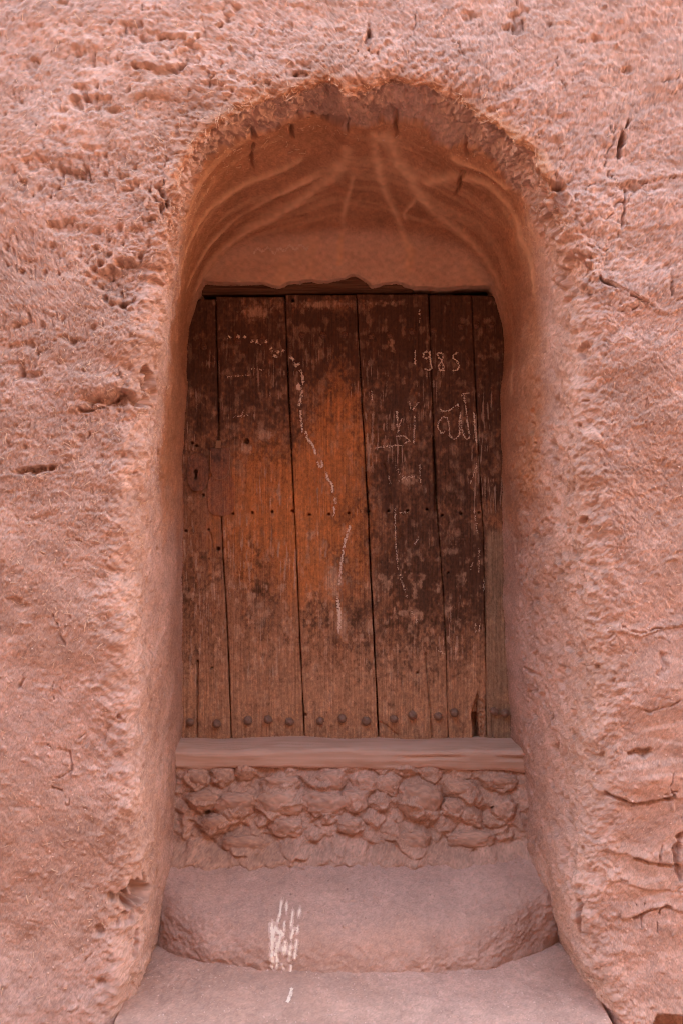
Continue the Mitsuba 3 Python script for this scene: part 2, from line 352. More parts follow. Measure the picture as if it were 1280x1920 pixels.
for _ in range(70):                                               # small finger-sized holes in the jambs
    s = -1 if rr.random() < .35 else 1
    c = (.47 * s if s < 0 else .545, rr.uniform(.05, .55), rr.uniform(.15, 1.35))
    q = rr.uniform(.006, .014)
    pocket(c, (.09, q, q * rr.uniform(.7, 1.6)), rr.uniform(.006, .013))
for _ in range(60):                                               # crumbled patch on the right jamb and its edge
    q = rr.uniform(.004, .013)
    pocket((.555, .02 + .40 * rr.random() ** 1.6, rr.normal(1.22, .16)), (.09, q * rr.uniform(.8, 1.8), q), rr.uniform(.005, .013))
# hollow at the wall's foot, right of the doorway
foot = .010 + .010 * (noise(V * 30, 82) - .5) - .045 * sst(.712, .675, x)
h -= .18 * sst(foot + .003, foot - .003, z) * sst(.665, .69, x) * face_w

TWIGS = []                                                          # where finer cracks branch off
# cracks: ((points), half width, depth)
def crack(line, w, depth, lip=0.0):
    global h
    line = np.asarray(line, float)
    d = polyline_distance(Vw, line, .03)
    ok = np.isfinite(d)
    wob = 1.25 * w * (.45 + 1.2 * noise(V[ok] * 55, 81))
    h[ok] -= 1.4 * depth * sst(1.6, .5, d[ok] / wob)
    if lip:                                                         # the plaster above hangs over the crack
        o = np.argsort(line[:, 0])
        up_z = V[ok][:, 2] - np.interp(V[ok][:, 0], line[o, 0], line[o, 2])
        h[ok] += lip * sst(.030, 0, up_z) * (up_z > 0)
for pts, w, dep in [([(1172, 190), (1176, 225), (1160, 262), (1166, 300), (1150, 330)], .0020, .014), ([(1175, 345), (1170, 380), (1176, 430)], .0022, .008), ([(1060, 162), (1068, 185), (1100, 196), (1122, 206)], .0016, .004),
                    ([(1160, 345), (1185, 338), (1215, 340), (1240, 332), (1282, 330)], .0014, .006), ([(1125, 520), (1160, 536), (1195, 556), (1222, 580), (1255, 590), (1285, 574)], .0019, .012), ([(735, 108), (728, 135), (742, 160), (738, 178)], .002, .006), ([(684, 28), (690, 62), (695, 92)], .0026, .010),
                    ([(960, 10), (945, 40), (965, 55)], .002, .006), ([(1170, 200), (1200, 180), (1230, 165)], .0022, .006), ([(1100, 1470), (1145, 1492), (1190, 1508), (1230, 1500), (1285, 1496)], .0022, .010), ([(1170, 1600), (1220, 1618), (1285, 1630)], .003, .008),
                    ([(1160, 1650), (1210, 1668), (1285, 1672)], .003, .008), ([(1180, 1720), (1240, 1700), (1285, 1712)], .003, .008), ([(1165, 1185), (1200, 1195), (1240, 1180), (1285, 1172)], .0022, .005), ([(40, 1660), (90, 1692), (150, 1706)], .0016, .0035),
                    ([(298, 345), (318, 372), (340, 402)], .005, .016), ([(150, 770), (180, 772), (215, 755), (250, 735)], .003, .012), ([(105, 1150), (108, 1180), (130, 1225)], .002, .005), ([(30, 1290), (60, 1255), (90, 1225)], .002, .005), ([(148, 1920), (150, 1890), (160, 1870)], .003, .012),
                    ([(480, 40), (470, 70), (490, 95)], .0015, .004), ([(860, 330), (905, 360), (960, 370)], .0015, .004), ([(225, 565), (262, 563), (296, 558)], .004, .010), ([(1150, 1240), (1160, 1270), (1148, 1290)], .002, .005), ([(1240, 640), (1262, 600), (1258, 540)], .0014, .004)]:
    flat = abs(pts[-1][1] - pts[0][1]) < .45 * abs(pts[-1][0] - pts[0][0]) and dep >= .005
    crack([on_face(*q) for q in pts], w, dep, .0042 if flat else 0)
    if dep > .007:
        q_ = pts[len(pts) // 2]
        for dg in (hash_ := (len(pts) * 37 + int(q_[0])) % 90 + 20, hash_ + 190):
            TWIGS.append((on_face(*q_), math.radians(dg)))
for X, pts, w, dep in [(-.475, [(262, 1690), (258, 1760), (252, 1830), (268, 1890), (275, 1915)], .0035, .014), (-.475, [(275, 1600), (292, 1640), (300, 1675)], .003, .010), (-.47, [(296, 830), (300, 900)], .003, .010), (-.47, [(232, 880), (262, 890), (290, 872)], .003, .008),
                       (.56, [(1030, 1310), (1045, 1370), (1060, 1385), (1038, 1410)], .003, .010), (.56, [(1060, 1385), (1085, 1440), (1118, 1466)], .003, .010), (.555, [(1058, 1520), (1080, 1580), (1082, 1610)], .0035, .012), (.555, [(1078, 1660), (1092, 1700), (1090, 1745)], .004, .014),
                       (.54, [(955, 1120), (985, 1135), (1005, 1118)], .003, .008), (.54, [(960, 1265), (990, 1275), (1010, 1300)], .004, .010), (.54, [(965, 1245), (995, 1250), (1012, 1270)], .004, .010), (.54, [(962, 1290), (985, 1300), (1005, 1325)], .004, .009), (.55, [(1050, 1840), (1075, 1870), (1120, 1905)], .004, .012)]:
    crack([on_jamb(px, py, X) for px, py in pts], w, dep)
# a loose network of hairline cracks, denser to the right and on the arch
hr = np.random.default_rng(31)
def hairline(p0, ang, steps, w, dep, fork=True):
    pts = [np.array(p0, float)]
    for _ in range(steps):
        ang += hr.normal(0, .45)
        pts.append(pts[-1] + hr.uniform(.015, .035) * np.array([math.cos(ang), 0, math.sin(ang)]))
        if fork and hr.random() < .22:
            hairline(pts[-1], ang + hr.choice([-1, 1]) * hr.uniform(.6, 1.2), max(2, steps // 2), w * .8, dep * .8, False)
    crack(pts, w, dep)
for px, py, deg, n_ in [(1170, 430, -95, 5), (1230, 165, 25, 4), (1060, 162, 100, 5), (1120, 205, -20, 6), (735, 108, 80, 5), (740, 178, -80, 3), (684, 28, 95, 3), (1255, 590, -70, 6), (1125, 520, 170, 4), (1165, 1185, 185, 4), (1240, 900, -60, 6), (1150, 980, -100, 6), (1190, 1330, -40, 5), (1285, 1496, 160, 5),
                        (960, 60, -70, 5), (820, 60, -30, 5), (560, 60, -100, 4), (420, 120, -60, 5), (105, 1225, -80, 5), (90, 1400, -30, 5), (170, 1480, -100, 5), (60, 960, -50, 5), (200, 1150, -95, 6), (1210, 740, -110, 5), (1130, 330, 200, 5)]:
    hairline(on_face(px, py), math.radians(deg), n_, .0015, .0040)
for p_, a_ in TWIGS:
    hairline(p_, a_, 4, .0014, .0045)
# bands left by a trowel hand fanning out over the vault, and its cracks
RIBS = [
    ([(0.083, 0.225, 2.087), (0.105, 0.333, 2.066), (0.147, 0.476, 2.023), (0.186, 0.580, 1.981), (0.210, 0.607, 1.935), (.20, .62, 1.88)], .011),
    ([(0.108, 0.197, 2.096), (0.148, 0.289, 2.075), (0.201, 0.378, 2.042), (0.269, 0.463, 2.003), (0.363, 0.522, 1.960), (0.440, 0.547, 1.890), (0.474, 0.556, 1.830), (.49, .55, 1.72), (.50, .52, 1.5)], .017),
    ([(0.233, 0.346, 2.042), (0.309, 0.272, 2.025), (0.388, 0.250, 1.989), (0.450, 0.273, 1.927), (0.484, 0.264, 1.839), (0.514, 0.301, 1.739)], .016),
    ([(0.013, 0.237, 2.079), (-0.029, 0.354, 2.061), (-0.123, 0.441, 2.023), (-0.221, 0.510, 1.997), (-0.321, 0.551, 1.956), (-0.405, 0.573, 1.883), (-0.441, 0.584, 1.822)], .017),
    ([(-0.057, 0.347, 2.059), (-0.148, 0.378, 2.034), (-0.241, 0.420, 2.009), (-0.340, 0.468, 1.958), (-0.409, 0.473, 1.882), (-0.446, 0.459, 1.785)], .010),
    ([(-0.113, 0.269, 2.066), (-0.200, 0.304, 2.040), (-0.301, 0.312, 2.001), (-0.374, 0.321, 1.933), (-0.412, 0.293, 1.836), (-0.431, 0.283, 1.733)], .012),
    ([(0.029, 0.339, 2.056), (0.016, 0.475, 2.021), (-0.004, 0.598, 1.972), (-.005, .615, 1.91)], .008),
    ([(0.210, 0.607, 1.935), (0.186, 0.491, 2.013), (0.205, 0.417, 2.030)], .007), ([(0.144, 0.309, 2.071), (0.081, 0.182, 2.093)], .010), ([(0.288, 0.217, 2.043), (0.355, 0.209, 2.012), (0.421, 0.200, 1.967)], .010)]
RIB = np.zeros(len(V))
for pts, w in RIBS:
    d = polyline_distance(V + warp * .02, pts, .06)
    RIB = np.maximum(RIB, np.where(np.isfinite(d), np.exp(-np.square(np.minimum(d, 9) / w)), 0))
ang = np.arctan2(z - CZ, x - CX)
sweep = fbm(np.stack([(y_ - .3 * np.abs(x)) * 34, ang * 2.0, 0 * x], -1), 3, 17)            # fine marks that run along the vault
inner = in_w * arc_ * (1 - band)
h += inner * (.0055 * RIB + .0050 * (sweep - .5) + .004 * (fbm(Vw * 60, 2, 53) - .5))
tymp = sst(j0 - 14, j0 + 14, row) * arc_
RIB = np.clip(RIB * .8 * in_w * (1 - band) + inner * .35 * sst(.5, .7, sweep) + .55 * tymp, 0, 1)
for pts in [[(-0.218, 0.098, 2.058), (-0.223, 0.187, 2.050), (-0.229, 0.272, 2.038)], [(0.316, 0.244, 2.026), (0.317, 0.303, 2.018), (0.309, 0.373, 2.009)], [(-0.130, 0.121, 2.084), (-0.130, 0.180, 2.077)], [(0.012, 0.131, 2.095), (0.007, 0.217, 2.084)],
            [(0.137, 0.119, 2.108), (0.138, 0.208, 2.094)], [(0.452, 0.249, 1.925), (0.450, 0.300, 1.923)], [(0.286, 0.080, 2.057), (0.314, 0.170, 2.034)]]:
    crack(pts, .0028, .012)
grit_rng = np.random.default_rng(77)
white = np.clip(grit_rng.normal(0, 1, len(V)), -2, 2)
h += np.where(fine, .00055 * white * (face_w * (.6 + .6 * up) + .8 * jamb_w * sst(.5, .2, y_) + .5 * arc_ * in_w + .5 * band), 0)
V1 = (V + N * h[:, None]).reshape(NR, NC, 3)
VN = grid_normals(V1)
flip = np.sign(-VN[NFAR + 20, NC // 2, 1])
VN *= flip

# colour of the mud: earth that varies by patch, paler clay slip, chopped straw dust
def mud_colour(P, seed=0, slip=None):
    a = fbm(P * 3.1, 3, 40 + seed)
    b = fbm(P * 17, 3, 43 + seed)
    c = noise(P * 95, 46 + seed)
    e = noise(P * 260, 47 + seed)
    col = np.array([.49, .315, .245]) * np.ones((len(P), 1))
    k1 = (.75 * sst(.38, .70, a + .10 * sst(.2, -.4, P[:, 0])))[:, None]
    col = col * (1 - k1) + np.array([.42, .25, .178]) * k1
    k2 = (.55 * sst(.52, .72, fbm(P * 6.3, 3, 49 + seed)))[:, None]
    col = col * (1 - k2) + np.array([.56, .37, .285]) * k2
    col = col * (.78 + .44 * b[:, None]) * (.87 + .26 * c[:, None]) * (.90 + .20 * e[:, None])
    col = col * (1 + .105 * np.clip(np.random.default_rng(len(P)).normal(0, 1, (len(P), 1)), -2, 2))
    fleck = sst(.80, .95, e) * .35
    col = col * (1 - fleck[:, None]) + np.array([.64, .44, .33]) * fleck[:, None]
    if slip is not None:
        col = col * (1 - slip[:, None]) + np.array([.56, .33, .21]) * slip[:, None]
    return np.clip(col, 0, 1)
COL = np.full((NR * NC, 3), (.46, .262, .182))
bounce_tint = np.clip(inner * (1 - tymp) + jamb_w * sst(.18, .34, y_ + .08 * warp[:, 1]) * sst(.98, 1.25, z + .15 * warp[:, 0]), 0, 1)[fine, None]                           # trowelled coat; recess shade and orange bounce light put into its colour
COL[fine] = mud_colour(V[fine], 0)
COL[fine] = COL[fine] * (1 - bounce_tint) + bounce_tint * COL[fine] * [.86, .66, .48]
COL[fine] = COL[fine] * (1 - RIB[fine, None]) + np.array([.66, .39, .23]) * RIB[fine, None] * (.85 + .3 * noise(V[fine] * 95, 46))[:, None]
COL = COL.reshape(NR, NC, 3)

wall = thing('mud_wall', 'pink-brown mud plaster wall with a deep ragged arched doorway', 'wall')
rs = NFAR + NFACE + NARC // 2
def piece(key, r0, r1, c0, c1, label=None):
    sub = lambda a: a[r0:r1, c0:c1].reshape(-1, 3)
    f = grid_faces(r1 - r0, c1 - c0)
    add(key, shape(sub(V1), f if flip < 0 else f[:, ::-1], 'mud', sub(VN), sub(COL)), label)
piece(wall + '__front_face', 0, rs + 1, 0, NC)
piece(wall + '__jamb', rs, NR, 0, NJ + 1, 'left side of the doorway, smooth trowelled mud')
piece(wall + '__vault', rs, NR, NJ, NJ + NA + 1, 'smooth mud vault over the door, tinted with orange bounce light, with fanning trowel bands')
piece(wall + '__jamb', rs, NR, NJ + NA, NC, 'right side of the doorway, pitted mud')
room = trimesh.creation.box(extents=(1.9, 1.7, 2.6), transform=trimesh.transformations.translation_matrix([0, .710 + .85, 1.05]))
room.update_faces(room.face_normals[:, 1] > -.5)                  # open towards the doorway
add(wall + '__room_wall', ply(room, 'plain_mud'))
YB_ = .706
rim_v = np.array([[-6, YB_, -.35], [6, YB_, -.35], [6, YB_, 9.05], [-6, YB_, 9.05], [-.60, YB_, .30], [.64, YB_, .30], [.64, YB_, 2.02], [-.60, YB_, 2.02],
                  [-6, .02, -.35], [6, .02, -.35], [6, .02, 9.05], [-6, .02, 9.05]])
rim_f = np.array([[0, 1, 5, 4], [1, 2, 6, 5], [2, 3, 7, 6], [3, 0, 4, 7], [8, 0, 3, 11], [1, 9, 10, 2], [3, 2, 10, 11]])
add(wall + '__inner_face', ply((rim_v, rim_f), 'plain_mud'))

# ------------------------------------------------------------------ the alley: ground and the wall across it
def axis(a, b, step, lo, hi, n=70):
    q = (np.arange(1, n + 1) / n) ** 3
    return np.concatenate([(a - (a - lo) * q)[::-1], np.arange(a, b, step), b + (hi - b) * q])

def ground_z(X, Yv):
    P = np.stack([X, Yv, 0 * X], -1)
    g = .020 * (fbm(P * 4, 3, 90) - .5) + .006 * (fbm(P * 28, 3, 91) - .5) + .0028 * (fbm(P * 150, 2, 92) - .5)
    return g - .11 * sst(-.10, -.28, Yv - .10 * sst(.45, .7, X)) - .13 * np.clip(sst(-.515, -.545, X - .02 * noise(P * 12, 93)) + sst(.60, .64, X), 0, 1)

def field(xs, ys, fn):
    X, Yv = np.meshgrid(xs, ys)
    return np.stack([X, Yv, fn(X, Yv)], -1)

G = field(axis(-.70, .86, .003, -60, 60), axis(-.46, .34, .0032, -40, 12), ground_z)
gn = grid_normals(G); gn *= np.sign(gn[20, 20, 2])
pc = G.reshape(-1, 3)
gc = mud_colour(pc, 3) * .7 + .3 * np.array([.52, .33, .25])
add('ground', shape(pc, grid_faces(*G.shape[:2]), 'mud', gn.reshape(-1, 3), gc), kind='structure')

def lumpy_box(lo, hi, step, amp, seed):
    b = trimesh.creation.box(bounds=[lo, hi]).subdivide_to_size(step)
    b.merge_vertices()
    v = np.array(b.vertices)
    v += b.vertex_normals * ((fbm(v * 1.3, 3, seed) - .5) * amp)[:, None]
    return trimesh.Trimesh(v, b.faces, process=False)
ALLEY_Y, ALLEY_Z = -3.2, 4.3
add('alley_wall', ply(lumpy_box([-14, ALLEY_Y - .5, -.4], [14, ALLEY_Y, ALLEY_Z], .5, .10, 120), 'plain_mud', smooth=40), 'tall plain mud wall on the far side of the narrow alley, facing the doorway', 'wall')

# ------------------------------------------------------------------ the step
STEP_X = np.array([-.70, -.52, -.45, -.35, -.20, 0, .15, .34, .43, .55, .70])
STEP_Y = np.array([.38, .30, .245, .18, .146, .136, .140, .160, .190, .255, .36])
def step_front(X):
    return np.interp(X, STEP_X, STEP_Y) + .016 * (fbm(np.stack([X * 9, 0 * X, 0 * X], -1), 3, 95) - .5), .092 - .035 * sst(.25, .45, X)
def step_top(X, Yv):
    P = np.stack([X, Yv, 0 * X], -1)
    return .086 + .255 * np.clip(Yv - .20, -.1, .27) + .012 * (fbm(P * 6, 3, 96) - .5) + .008 * sst(.25, .5, X)
def step_z(X, Yv):
    yf, wide = step_front(X)
    q = np.clip((Yv - yf) / wide, 0, 1)
    return -.03 + (step_top(X, Yv) + .03) * np.power(np.clip(1 - np.power(1 - q, 2.4), 0, 1), .55)
def step_surface(xs, n_face, n_tread):
    """The worn step as a grid of points, up its riser and back over its tread, roughened along the normals."""
    phi = np.linspace(0, np.pi / 2, n_face, endpoint=False)[:, None]
    X = np.repeat(xs[None], n_face + n_tread, 0)
    yf, wide = (np.broadcast_to(q, xs.shape)[None] for q in step_front(xs))
    d = wide * (1 - np.power(np.cos(phi), 2 / 2.4))
    Yv = np.concatenate([yf + d, (yf + wide) + (.62 - yf - wide) * np.linspace(0, 1, n_tread)[:, None] ** 1.1])
    rise = np.concatenate([np.power(np.sin(phi), 1.1), np.ones((n_tread, 1))])
    Q = np.stack([X, Yv, -.03 + (step_top(X, Yv) + .03) * rise], -1)
    n = grid_normals(Q); n *= np.sign(n[..., 2].mean())
    steep = sst(.1, .6, 1 - np.clip(n[..., 2], 0, 1))
    e = .0035 * (fbm(Q * 40, 3, 97) - .5) + .0030 * (fbm(Q * 160, 2, 98) - .5) + steep * (.015 * (fbm(Q * [22, 22, 34], 4, 99) - .5) + .006 * (fbm(Q * 120, 2, 100) - .5))
    return Q + n * e[..., None]
S = step_surface(np.arange(-.62, .68, .0028), 70, 150)
sn = grid_normals(S); sn *= np.sign(sn[5, 20, 2])
ps = S.reshape(-1, 3)
step = add('mud_step', shape(ps, grid_faces(*S.shape[:2]), 'mud', sn.reshape(-1, 3), mud_colour(ps, 5) * .75 + .25 * np.array([.52, .33, .25])), 'worn rounded mud step in the doorway below the rubble sill', 'step')

def strokes_mask(A, Bv, strokes, seed):
    """Coverage of broken brush strokes ((points), half width) in two coordinates."""
    P = np.stack([A, Bv, 0 * A], -1).reshape(-1, 3)
    m = np.zeros(len(P))
    n1 = fbm(P * 300, 3, seed)
    for pts, w in strokes:
        d = polyline_distance(P, [(a, b, 0) for a, b in pts], w * 3)
        m = np.maximum(m, np.where(np.isfinite(d), sst(1.5, .6, np.where(np.isfinite(d), d, 9) / w), 0))
    return (m * .95 + (n1 - .5) * 1.5 > .55).reshape(A.shape)

def film(P, mask, lift):
    """The cells of a grid of points where mask holds, lifted along the normals: dried paint."""
    n = grid_normals(P); n *= np.sign(n[..., 2].mean())
    f = grid_faces(*P.shape[:2])
    f = f[mask.ravel()[f].all(1)]
    t = trimesh.Trimesh((P + n * lift).reshape(-1, 3), f, process=False)
    t.remove_unreferenced_vertices()
    return t
def sp(px, py):
    return ((px - 640) / FPX * 1.91, 1.14 - (py - 960) / FPX * 1.945)
A = step_surface(np.arange(-.20, -.09, .0008), 190, 420)[:360]
q8 = lambda X_, Y_: sp(460 + X_ / 8, 1690 + Y_ / 8)
paint = [([q8(*q) for q in l], w) for l, w in [([(370, 410), (395, 520), (400, 670)], .0042), ([(430, 420), (400, 520), (405, 600)], .0034), ([(430, 420), (480, 460), (550, 480)], .0034), ([(440, 540), (470, 600), (455, 690)], .0040), ([(520, 460), (500, 560), (480, 620)], .0032),
    ([(400, 700), (415, 770)], .0036), ([(420, 800), (410, 860)], .0028), ([(470, 700), (480, 760), (470, 860)], .0026), ([(490, 270), (480, 330), (465, 370)], .0026), ([(570, 280), (580, 300)], .0024), ([(570, 380), (565, 440)], .0024), ([(595, 560), (600, 640), (575, 670)], .0034), ([(560, 620), (575, 670)], .0036),
    ([(680, 330), (670, 400)], .0026), ([(705, 440), (680, 510)], .0030), ([(680, 600), (665, 680), (672, 740)], .0030), ([(790, 315), (775, 330)], .0024), ([(775, 420), (765, 460)], .0024), ([(765, 540), (755, 620), (742, 710)], .0028), ([(690, 820), (685, 930)], .0022), ([(560, 800), (580, 850)], .0018), ([(440, 900), (430, 920)], .0022),
    ([(440, 1040), (480, 1040), (535, 1070)], .0028), ([(470, 990), (475, 1010)], .0018), ([(510, 1120), (500, 1150)], .0030), ([(340, 910), (345, 930)], .0018), ([(285, 1040), (290, 1050)], .0016)]]
add(step + '__paint_splash', ply(film(A, strokes_mask(A[..., 0], A[..., 2], paint, 130), .0010), 'lime_paint', smooth=True), 'white paint run down the riser of the step', kind='stuff')
scene['lime_faded'] = {'type': 'twosided', 'bsdf': {'type': 'diffuse', 'reflectance': {'type': 'rgb', 'value': [.64, .45, .345]}}}
add(step + '__paint_splash', ply(film(A, strokes_mask(A[..., 0], A[..., 2], [(l, w * 2.1) for l, w in paint], 133), .0006), 'lime_faded', smooth=True), 'thin faded wash of paint around the drips', kind='stuff')
A = field(np.arange(-.20, -.06, .0008), np.arange(.0, .10, .0006), ground_z)
gp = lambda px, py: ((px - 640) / FPX * (1.14 * FPX / (py - 960)), 1.14 * FPX / (py - 960) - 1.75)
add('paint_spot', ply(film(A, strokes_mask(A[..., 0], A[..., 1], [([gp(547, 1857), gp(545, 1868), gp(540, 1880)], .0045)], 131), .0010), 'lime_paint', smooth=True),
    'small white paint drip on the ground in front of the step', 'paint')

# ------------------------------------------------------------------ rubble sill under the threshold
STONES = [(369, 1459, 22, 17), (418, 1456, 23, 15), (459, 1448, 19, 16), (548, 1448, 13, 7), (442, 1508, 38, 21), (524, 1505, 41, 25), (610, 1504, 41, 22), (402, 1547, 26, 17), (538, 1553, 28, 18), (620, 1463, 30, 19), (527, 1471, 35, 14), (620, 1535, 17, 11),
          (437, 1543, 11, 7), (511, 1564, 4, 4), (381, 1503, 30, 17), (559, 1590, 27, 14), (458, 1582, 42, 15), (357, 1590, 10, 11), (636, 1582, 13, 11), (408, 1483, 24, 8), (586, 1463, 16, 13), (788, 1502, 39, 31), (865, 1482, 31, 16), (885, 1536, 17, 17),
          (722, 1443, 20, 11), (806, 1452, 22, 14), (758, 1443, 22, 11), (685, 1468, 25, 16), (727, 1471, 22, 16), (702, 1539, 20, 11), (848, 1516, 20, 17), (938, 1468, 31, 14), (944, 1519, 22, 17), (910, 1508, 17, 10), (927, 1542, 22, 11), (775, 1578, 31, 18),
          (735, 1565, 20, 12), (665, 1502, 25, 19), (657, 1550, 22, 16), (710, 1505, 19, 15), (882, 1575, 42, 15), (671, 1592, 17, 8), (944, 1564, 17, 8), (680, 1440, 18, 9), (590, 1570, 18, 10), (495, 1540, 12, 8), (745, 1535, 14, 9), (830, 1550, 16, 9)]
def sill_y(Z):
    return .452 + .085 * np.clip((Z - .15) / .24, -.5, 1.2)
RP = []
for px, py, rx, rz in STONES:
    yy = sill_y(1.14 - (py - 960) / FPX * 2.24)
    c = on_face(px, py, yy); s = (yy - CAM_Y) / FPX
    RP.append((c, rx * s, rz * s))
X, Z = np.meshgrid(np.arange(-.58, .64, .003), np.arange(.10, .425, .003))
P = np.stack([X, sill_y(Z), Z], -1).reshape(-1, 3)
wv = P + (np.stack([noise(P * 40, 140), noise(P * 40, 141), noise(P * 40, 142)], -1) - .5) * .022
bump = np.zeros(len(P))
for c, rx, rz in RP:
    q = 1 - ((wv[:, 0] - c[0]) / rx / 1.12) ** 2 - ((wv[:, 2] - c[2]) / rz / 1.15) ** 2
    bump = np.maximum(bump, np.sqrt(np.clip(q, 0, 1)) * min(rx, rz) * .78)
skirt = .05 * sst(.185, .14, P[:, 2])
yy = P[:, 1] + .011 - bump - .052 * (fbm(wv * 24, 3, 143) - .5) - .012 * (fbm(P * 95, 3, 144) - .5) - .004 * (noise(P * 300, 145) - .5) - skirt
for cx, cz, r, d in [(on_face(928, 1519, .5)[0], on_face(928, 1519, .5)[2], .010, .05), (on_face(389, 1524, .49)[0], on_face(389, 1524, .49)[2], .008, .04), (on_face(578, 1505, .5)[0], on_face(569, 1509, .5)[2], .002, .0), (on_face(830, 1519, .5)[0], on_face(830, 1519, .5)[2], .005, .04)]:
    yy += d * sst(1.2, .7, np.hypot(wv[:, 0] - cx, wv[:, 2] - cz) / r) if d else 0
P[:, 1] = yy
PG = P.reshape(*X.shape, 3)
rn = grid_normals(PG); rn *= -np.sign(rn[..., 1].mean())
sill = thing('rubble_sill', 'rough course of mud-coated rubble stones under the wooden threshold', 'wall')
add(sill + '__mud_core', shape(P, grid_faces(*X.shape), 'mud', rn.reshape(-1, 3), mud_colour(P, 7) * [1.04, 1.0, .93]))
ico = trimesh.creation.icosphere(subdivisions=3)
for i, (c, rx, rz) in enumerate(RP):
    v = np.array(ico.vertices)
    p = 1 + .55 * (fbm(v * 1.4 + i * 7.3, 3, 150) - .5) + .30 * (fbm(v * 4.2 + i * 3.1, 3, 151) - .5) + .24 * (fbm(v * 11 + i, 3, 152) - .5)
    sq = np.sign(v) * np.abs(v) ** .80
    ry = min(rx, rz) * .85
    v = sq * p[:, None] * [rx, ry, rz] + c + [0, .030 - (.022 if rx > .030 and rz > .022 else 0), 0]
    v[:, 2] = np.minimum(v[:, 2], .412)
    m_ = trimesh.Trimesh(v, ico.faces, process=False)
    n_ = np.array(m_.vertex_normals)
    add(sill + '__stone', shape(v, ico.faces, 'mud', n_, mud_colour(v, 7) * [1.04, 1.0, .93]))

# ------------------------------------------------------------------ wooden threshold beam
nb = 64
xb = np.linspace(on_face(318, 0, .62)[0], .545, 330)
ab = np.linspace(0, 2 * np.pi, nb, endpoint=True)
def sq(a, p):
    c, s = np.cos(a), np.sin(a)
    return np.sign(c) * np.abs(c) ** p, np.sign(s) * np.abs(s) ** p
cy, cz = sq(ab, .42)
XB = np.repeat(xb[:, None], nb, 1)
top_z = .434 + .004 * (noise(np.stack([xb * 5, 0 * xb, 0 * xb], 1), 160) - .5) * 2
bot_z = .372 + .014 * (fbm(np.stack([xb * 7, 0 * xb, 0 * xb], 1), 2, 161) - .5) - .012 * sst(.3, .55, xb)
YB = .612 - .084 * cy[None] * (1 + 0 * XB)
ZB = (top_z + bot_z)[:, None] / 2 + ((top_z - bot_z)[:, None] / 2) * cz[None]
PB = np.stack([XB, YB, ZB], -1)
nbm = grid_normals(PB)
ctr = np.stack([XB, .612 + 0 * XB, .40 + 0 * XB], -1)
nbm *= np.sign(((PB - ctr) * nbm).sum(-1).mean())
g1 = fbm(np.stack([XB * 5, YB * 60, ZB * 75], -1), 3, 162) - .5
g2 = fbm(np.stack([XB * 14, YB * 170, ZB * 200], -1), 2, 163) - .5
split = sst(.60, .72, fbm(np.stack([XB * 7, YB * 40, ZB * 95], -1), 2, 164))
rot = sst(.08, .30, XB) * sst(.425, .40, ZB)
wave = fbm(np.stack([XB * 8, YB * 12, ZB * 12], -1), 2, 165) - .5
PB = PB + nbm * (.006 * g1 + .003 * g2 + .020 * wave - .016 * split * (.10 + .9 * rot))[..., None]
nbm2 = grid_normals(PB); nbm2 *= np.sign((nbm2 * nbm).sum(-1).mean())
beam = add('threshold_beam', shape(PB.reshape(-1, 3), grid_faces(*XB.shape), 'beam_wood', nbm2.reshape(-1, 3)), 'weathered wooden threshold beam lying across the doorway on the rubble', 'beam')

# ------------------------------------------------------------------ lintel board
XL, ZL = np.meshgrid(np.linspace(-.56, .225, 300), np.linspace(0, 1, 44))
zl = 1.828 + .0035 * np.sin(XL * 4) + ZL * .12
YL = .655 + .010 * (fbm(np.stack([XL * 6, 0 * XL, zl * 120], -1), 3, 170) - .5) - .010 * sst(.012, .03, zl - 1.828) * sst(-.1, .02, XL) + .012 * gauss(ZL / .05)
PL = np.stack([XL, YL, zl], -1)
PL = np.concatenate([PL[:1] + [0, .05, 0], PL, PL[-1:] + [0, .05, 0]])
PL = np.concatenate([PL[:, :1] + [0, .05, 0], PL, PL[:, -1:] + [0, .05, 0]], 1)
nl = grid_normals(PL); nl *= -np.sign(nl[..., 1].mean())
add('lintel_board', shape(PL.reshape(-1, 3), grid_faces(*PL.shape[:2]), 'lintel_wood', nl.reshape(-1, 3)), 'dark wooden lintel board half hidden by mud above the door', 'lintel')

# ------------------------------------------------------------------ the plank door
U = 1.669e-3                                                      # one photograph pixel at the door's face, in metres
dz = lambda py: 1.14 - (py - 960) * U
dx = lambda px: (px - 640) * U
SEAMS = [[(326, 540), (326, 1390)], [(404, 540), (411, 830), (416, 1000), (427, 1200), (434, 1390)], [(533, 540), (543, 780), (549, 900), (556, 1050), (563, 1220), (571, 1390)], [(667, 540), (680, 780), (690, 960), (697, 1130), (704, 1260), (710, 1390)],
         [(803, 540), (812, 800), (821, 987), (831, 1110), (836, 1231), (840, 1390)], [(883, 540), (901, 916), (906, 1006), (910, 1203), (912, 1390)], [(968, 540), (968, 1390)]]
GAP = [[.0, .0], [.0034, .0036], [.0030, .0030], [.0028, .0048], [.0026, .0022], [.0018, .0022], [0, 0]]
TOPS = [560, 556, 552, 551, 552, 553]
OFF = [.0030, .0, .0012, .0005, .0022, .0040]
HOLES = [(x_, y2, 2.3) for x_, y2 in [(437, 963), (473, 961), (510, 959), (580, 965), (617, 964), (654, 962), (728, 958), (764, 957), (800, 955), (829, 966), (864, 963), (898, 961)]] + [(549, 958, 3.4), (690, 959, 3.2)] + \
        [(462, 827, 4.6), (360, 830, 2.6), (368, 835, 2.6), (381, 928, 2.6), (348, 996, 2.4), (391, 993, 1.8), (409, 1029, 3.2), (549, 563, 2.6), (572, 1341, 3.0), (370, 1240, 1.8), (397, 1253, 1.5), (840, 1074, 1.6), (782, 1262, 2), (368, 884, 4.4), (367, 891, 3.4), (366, 896, 2.6)]
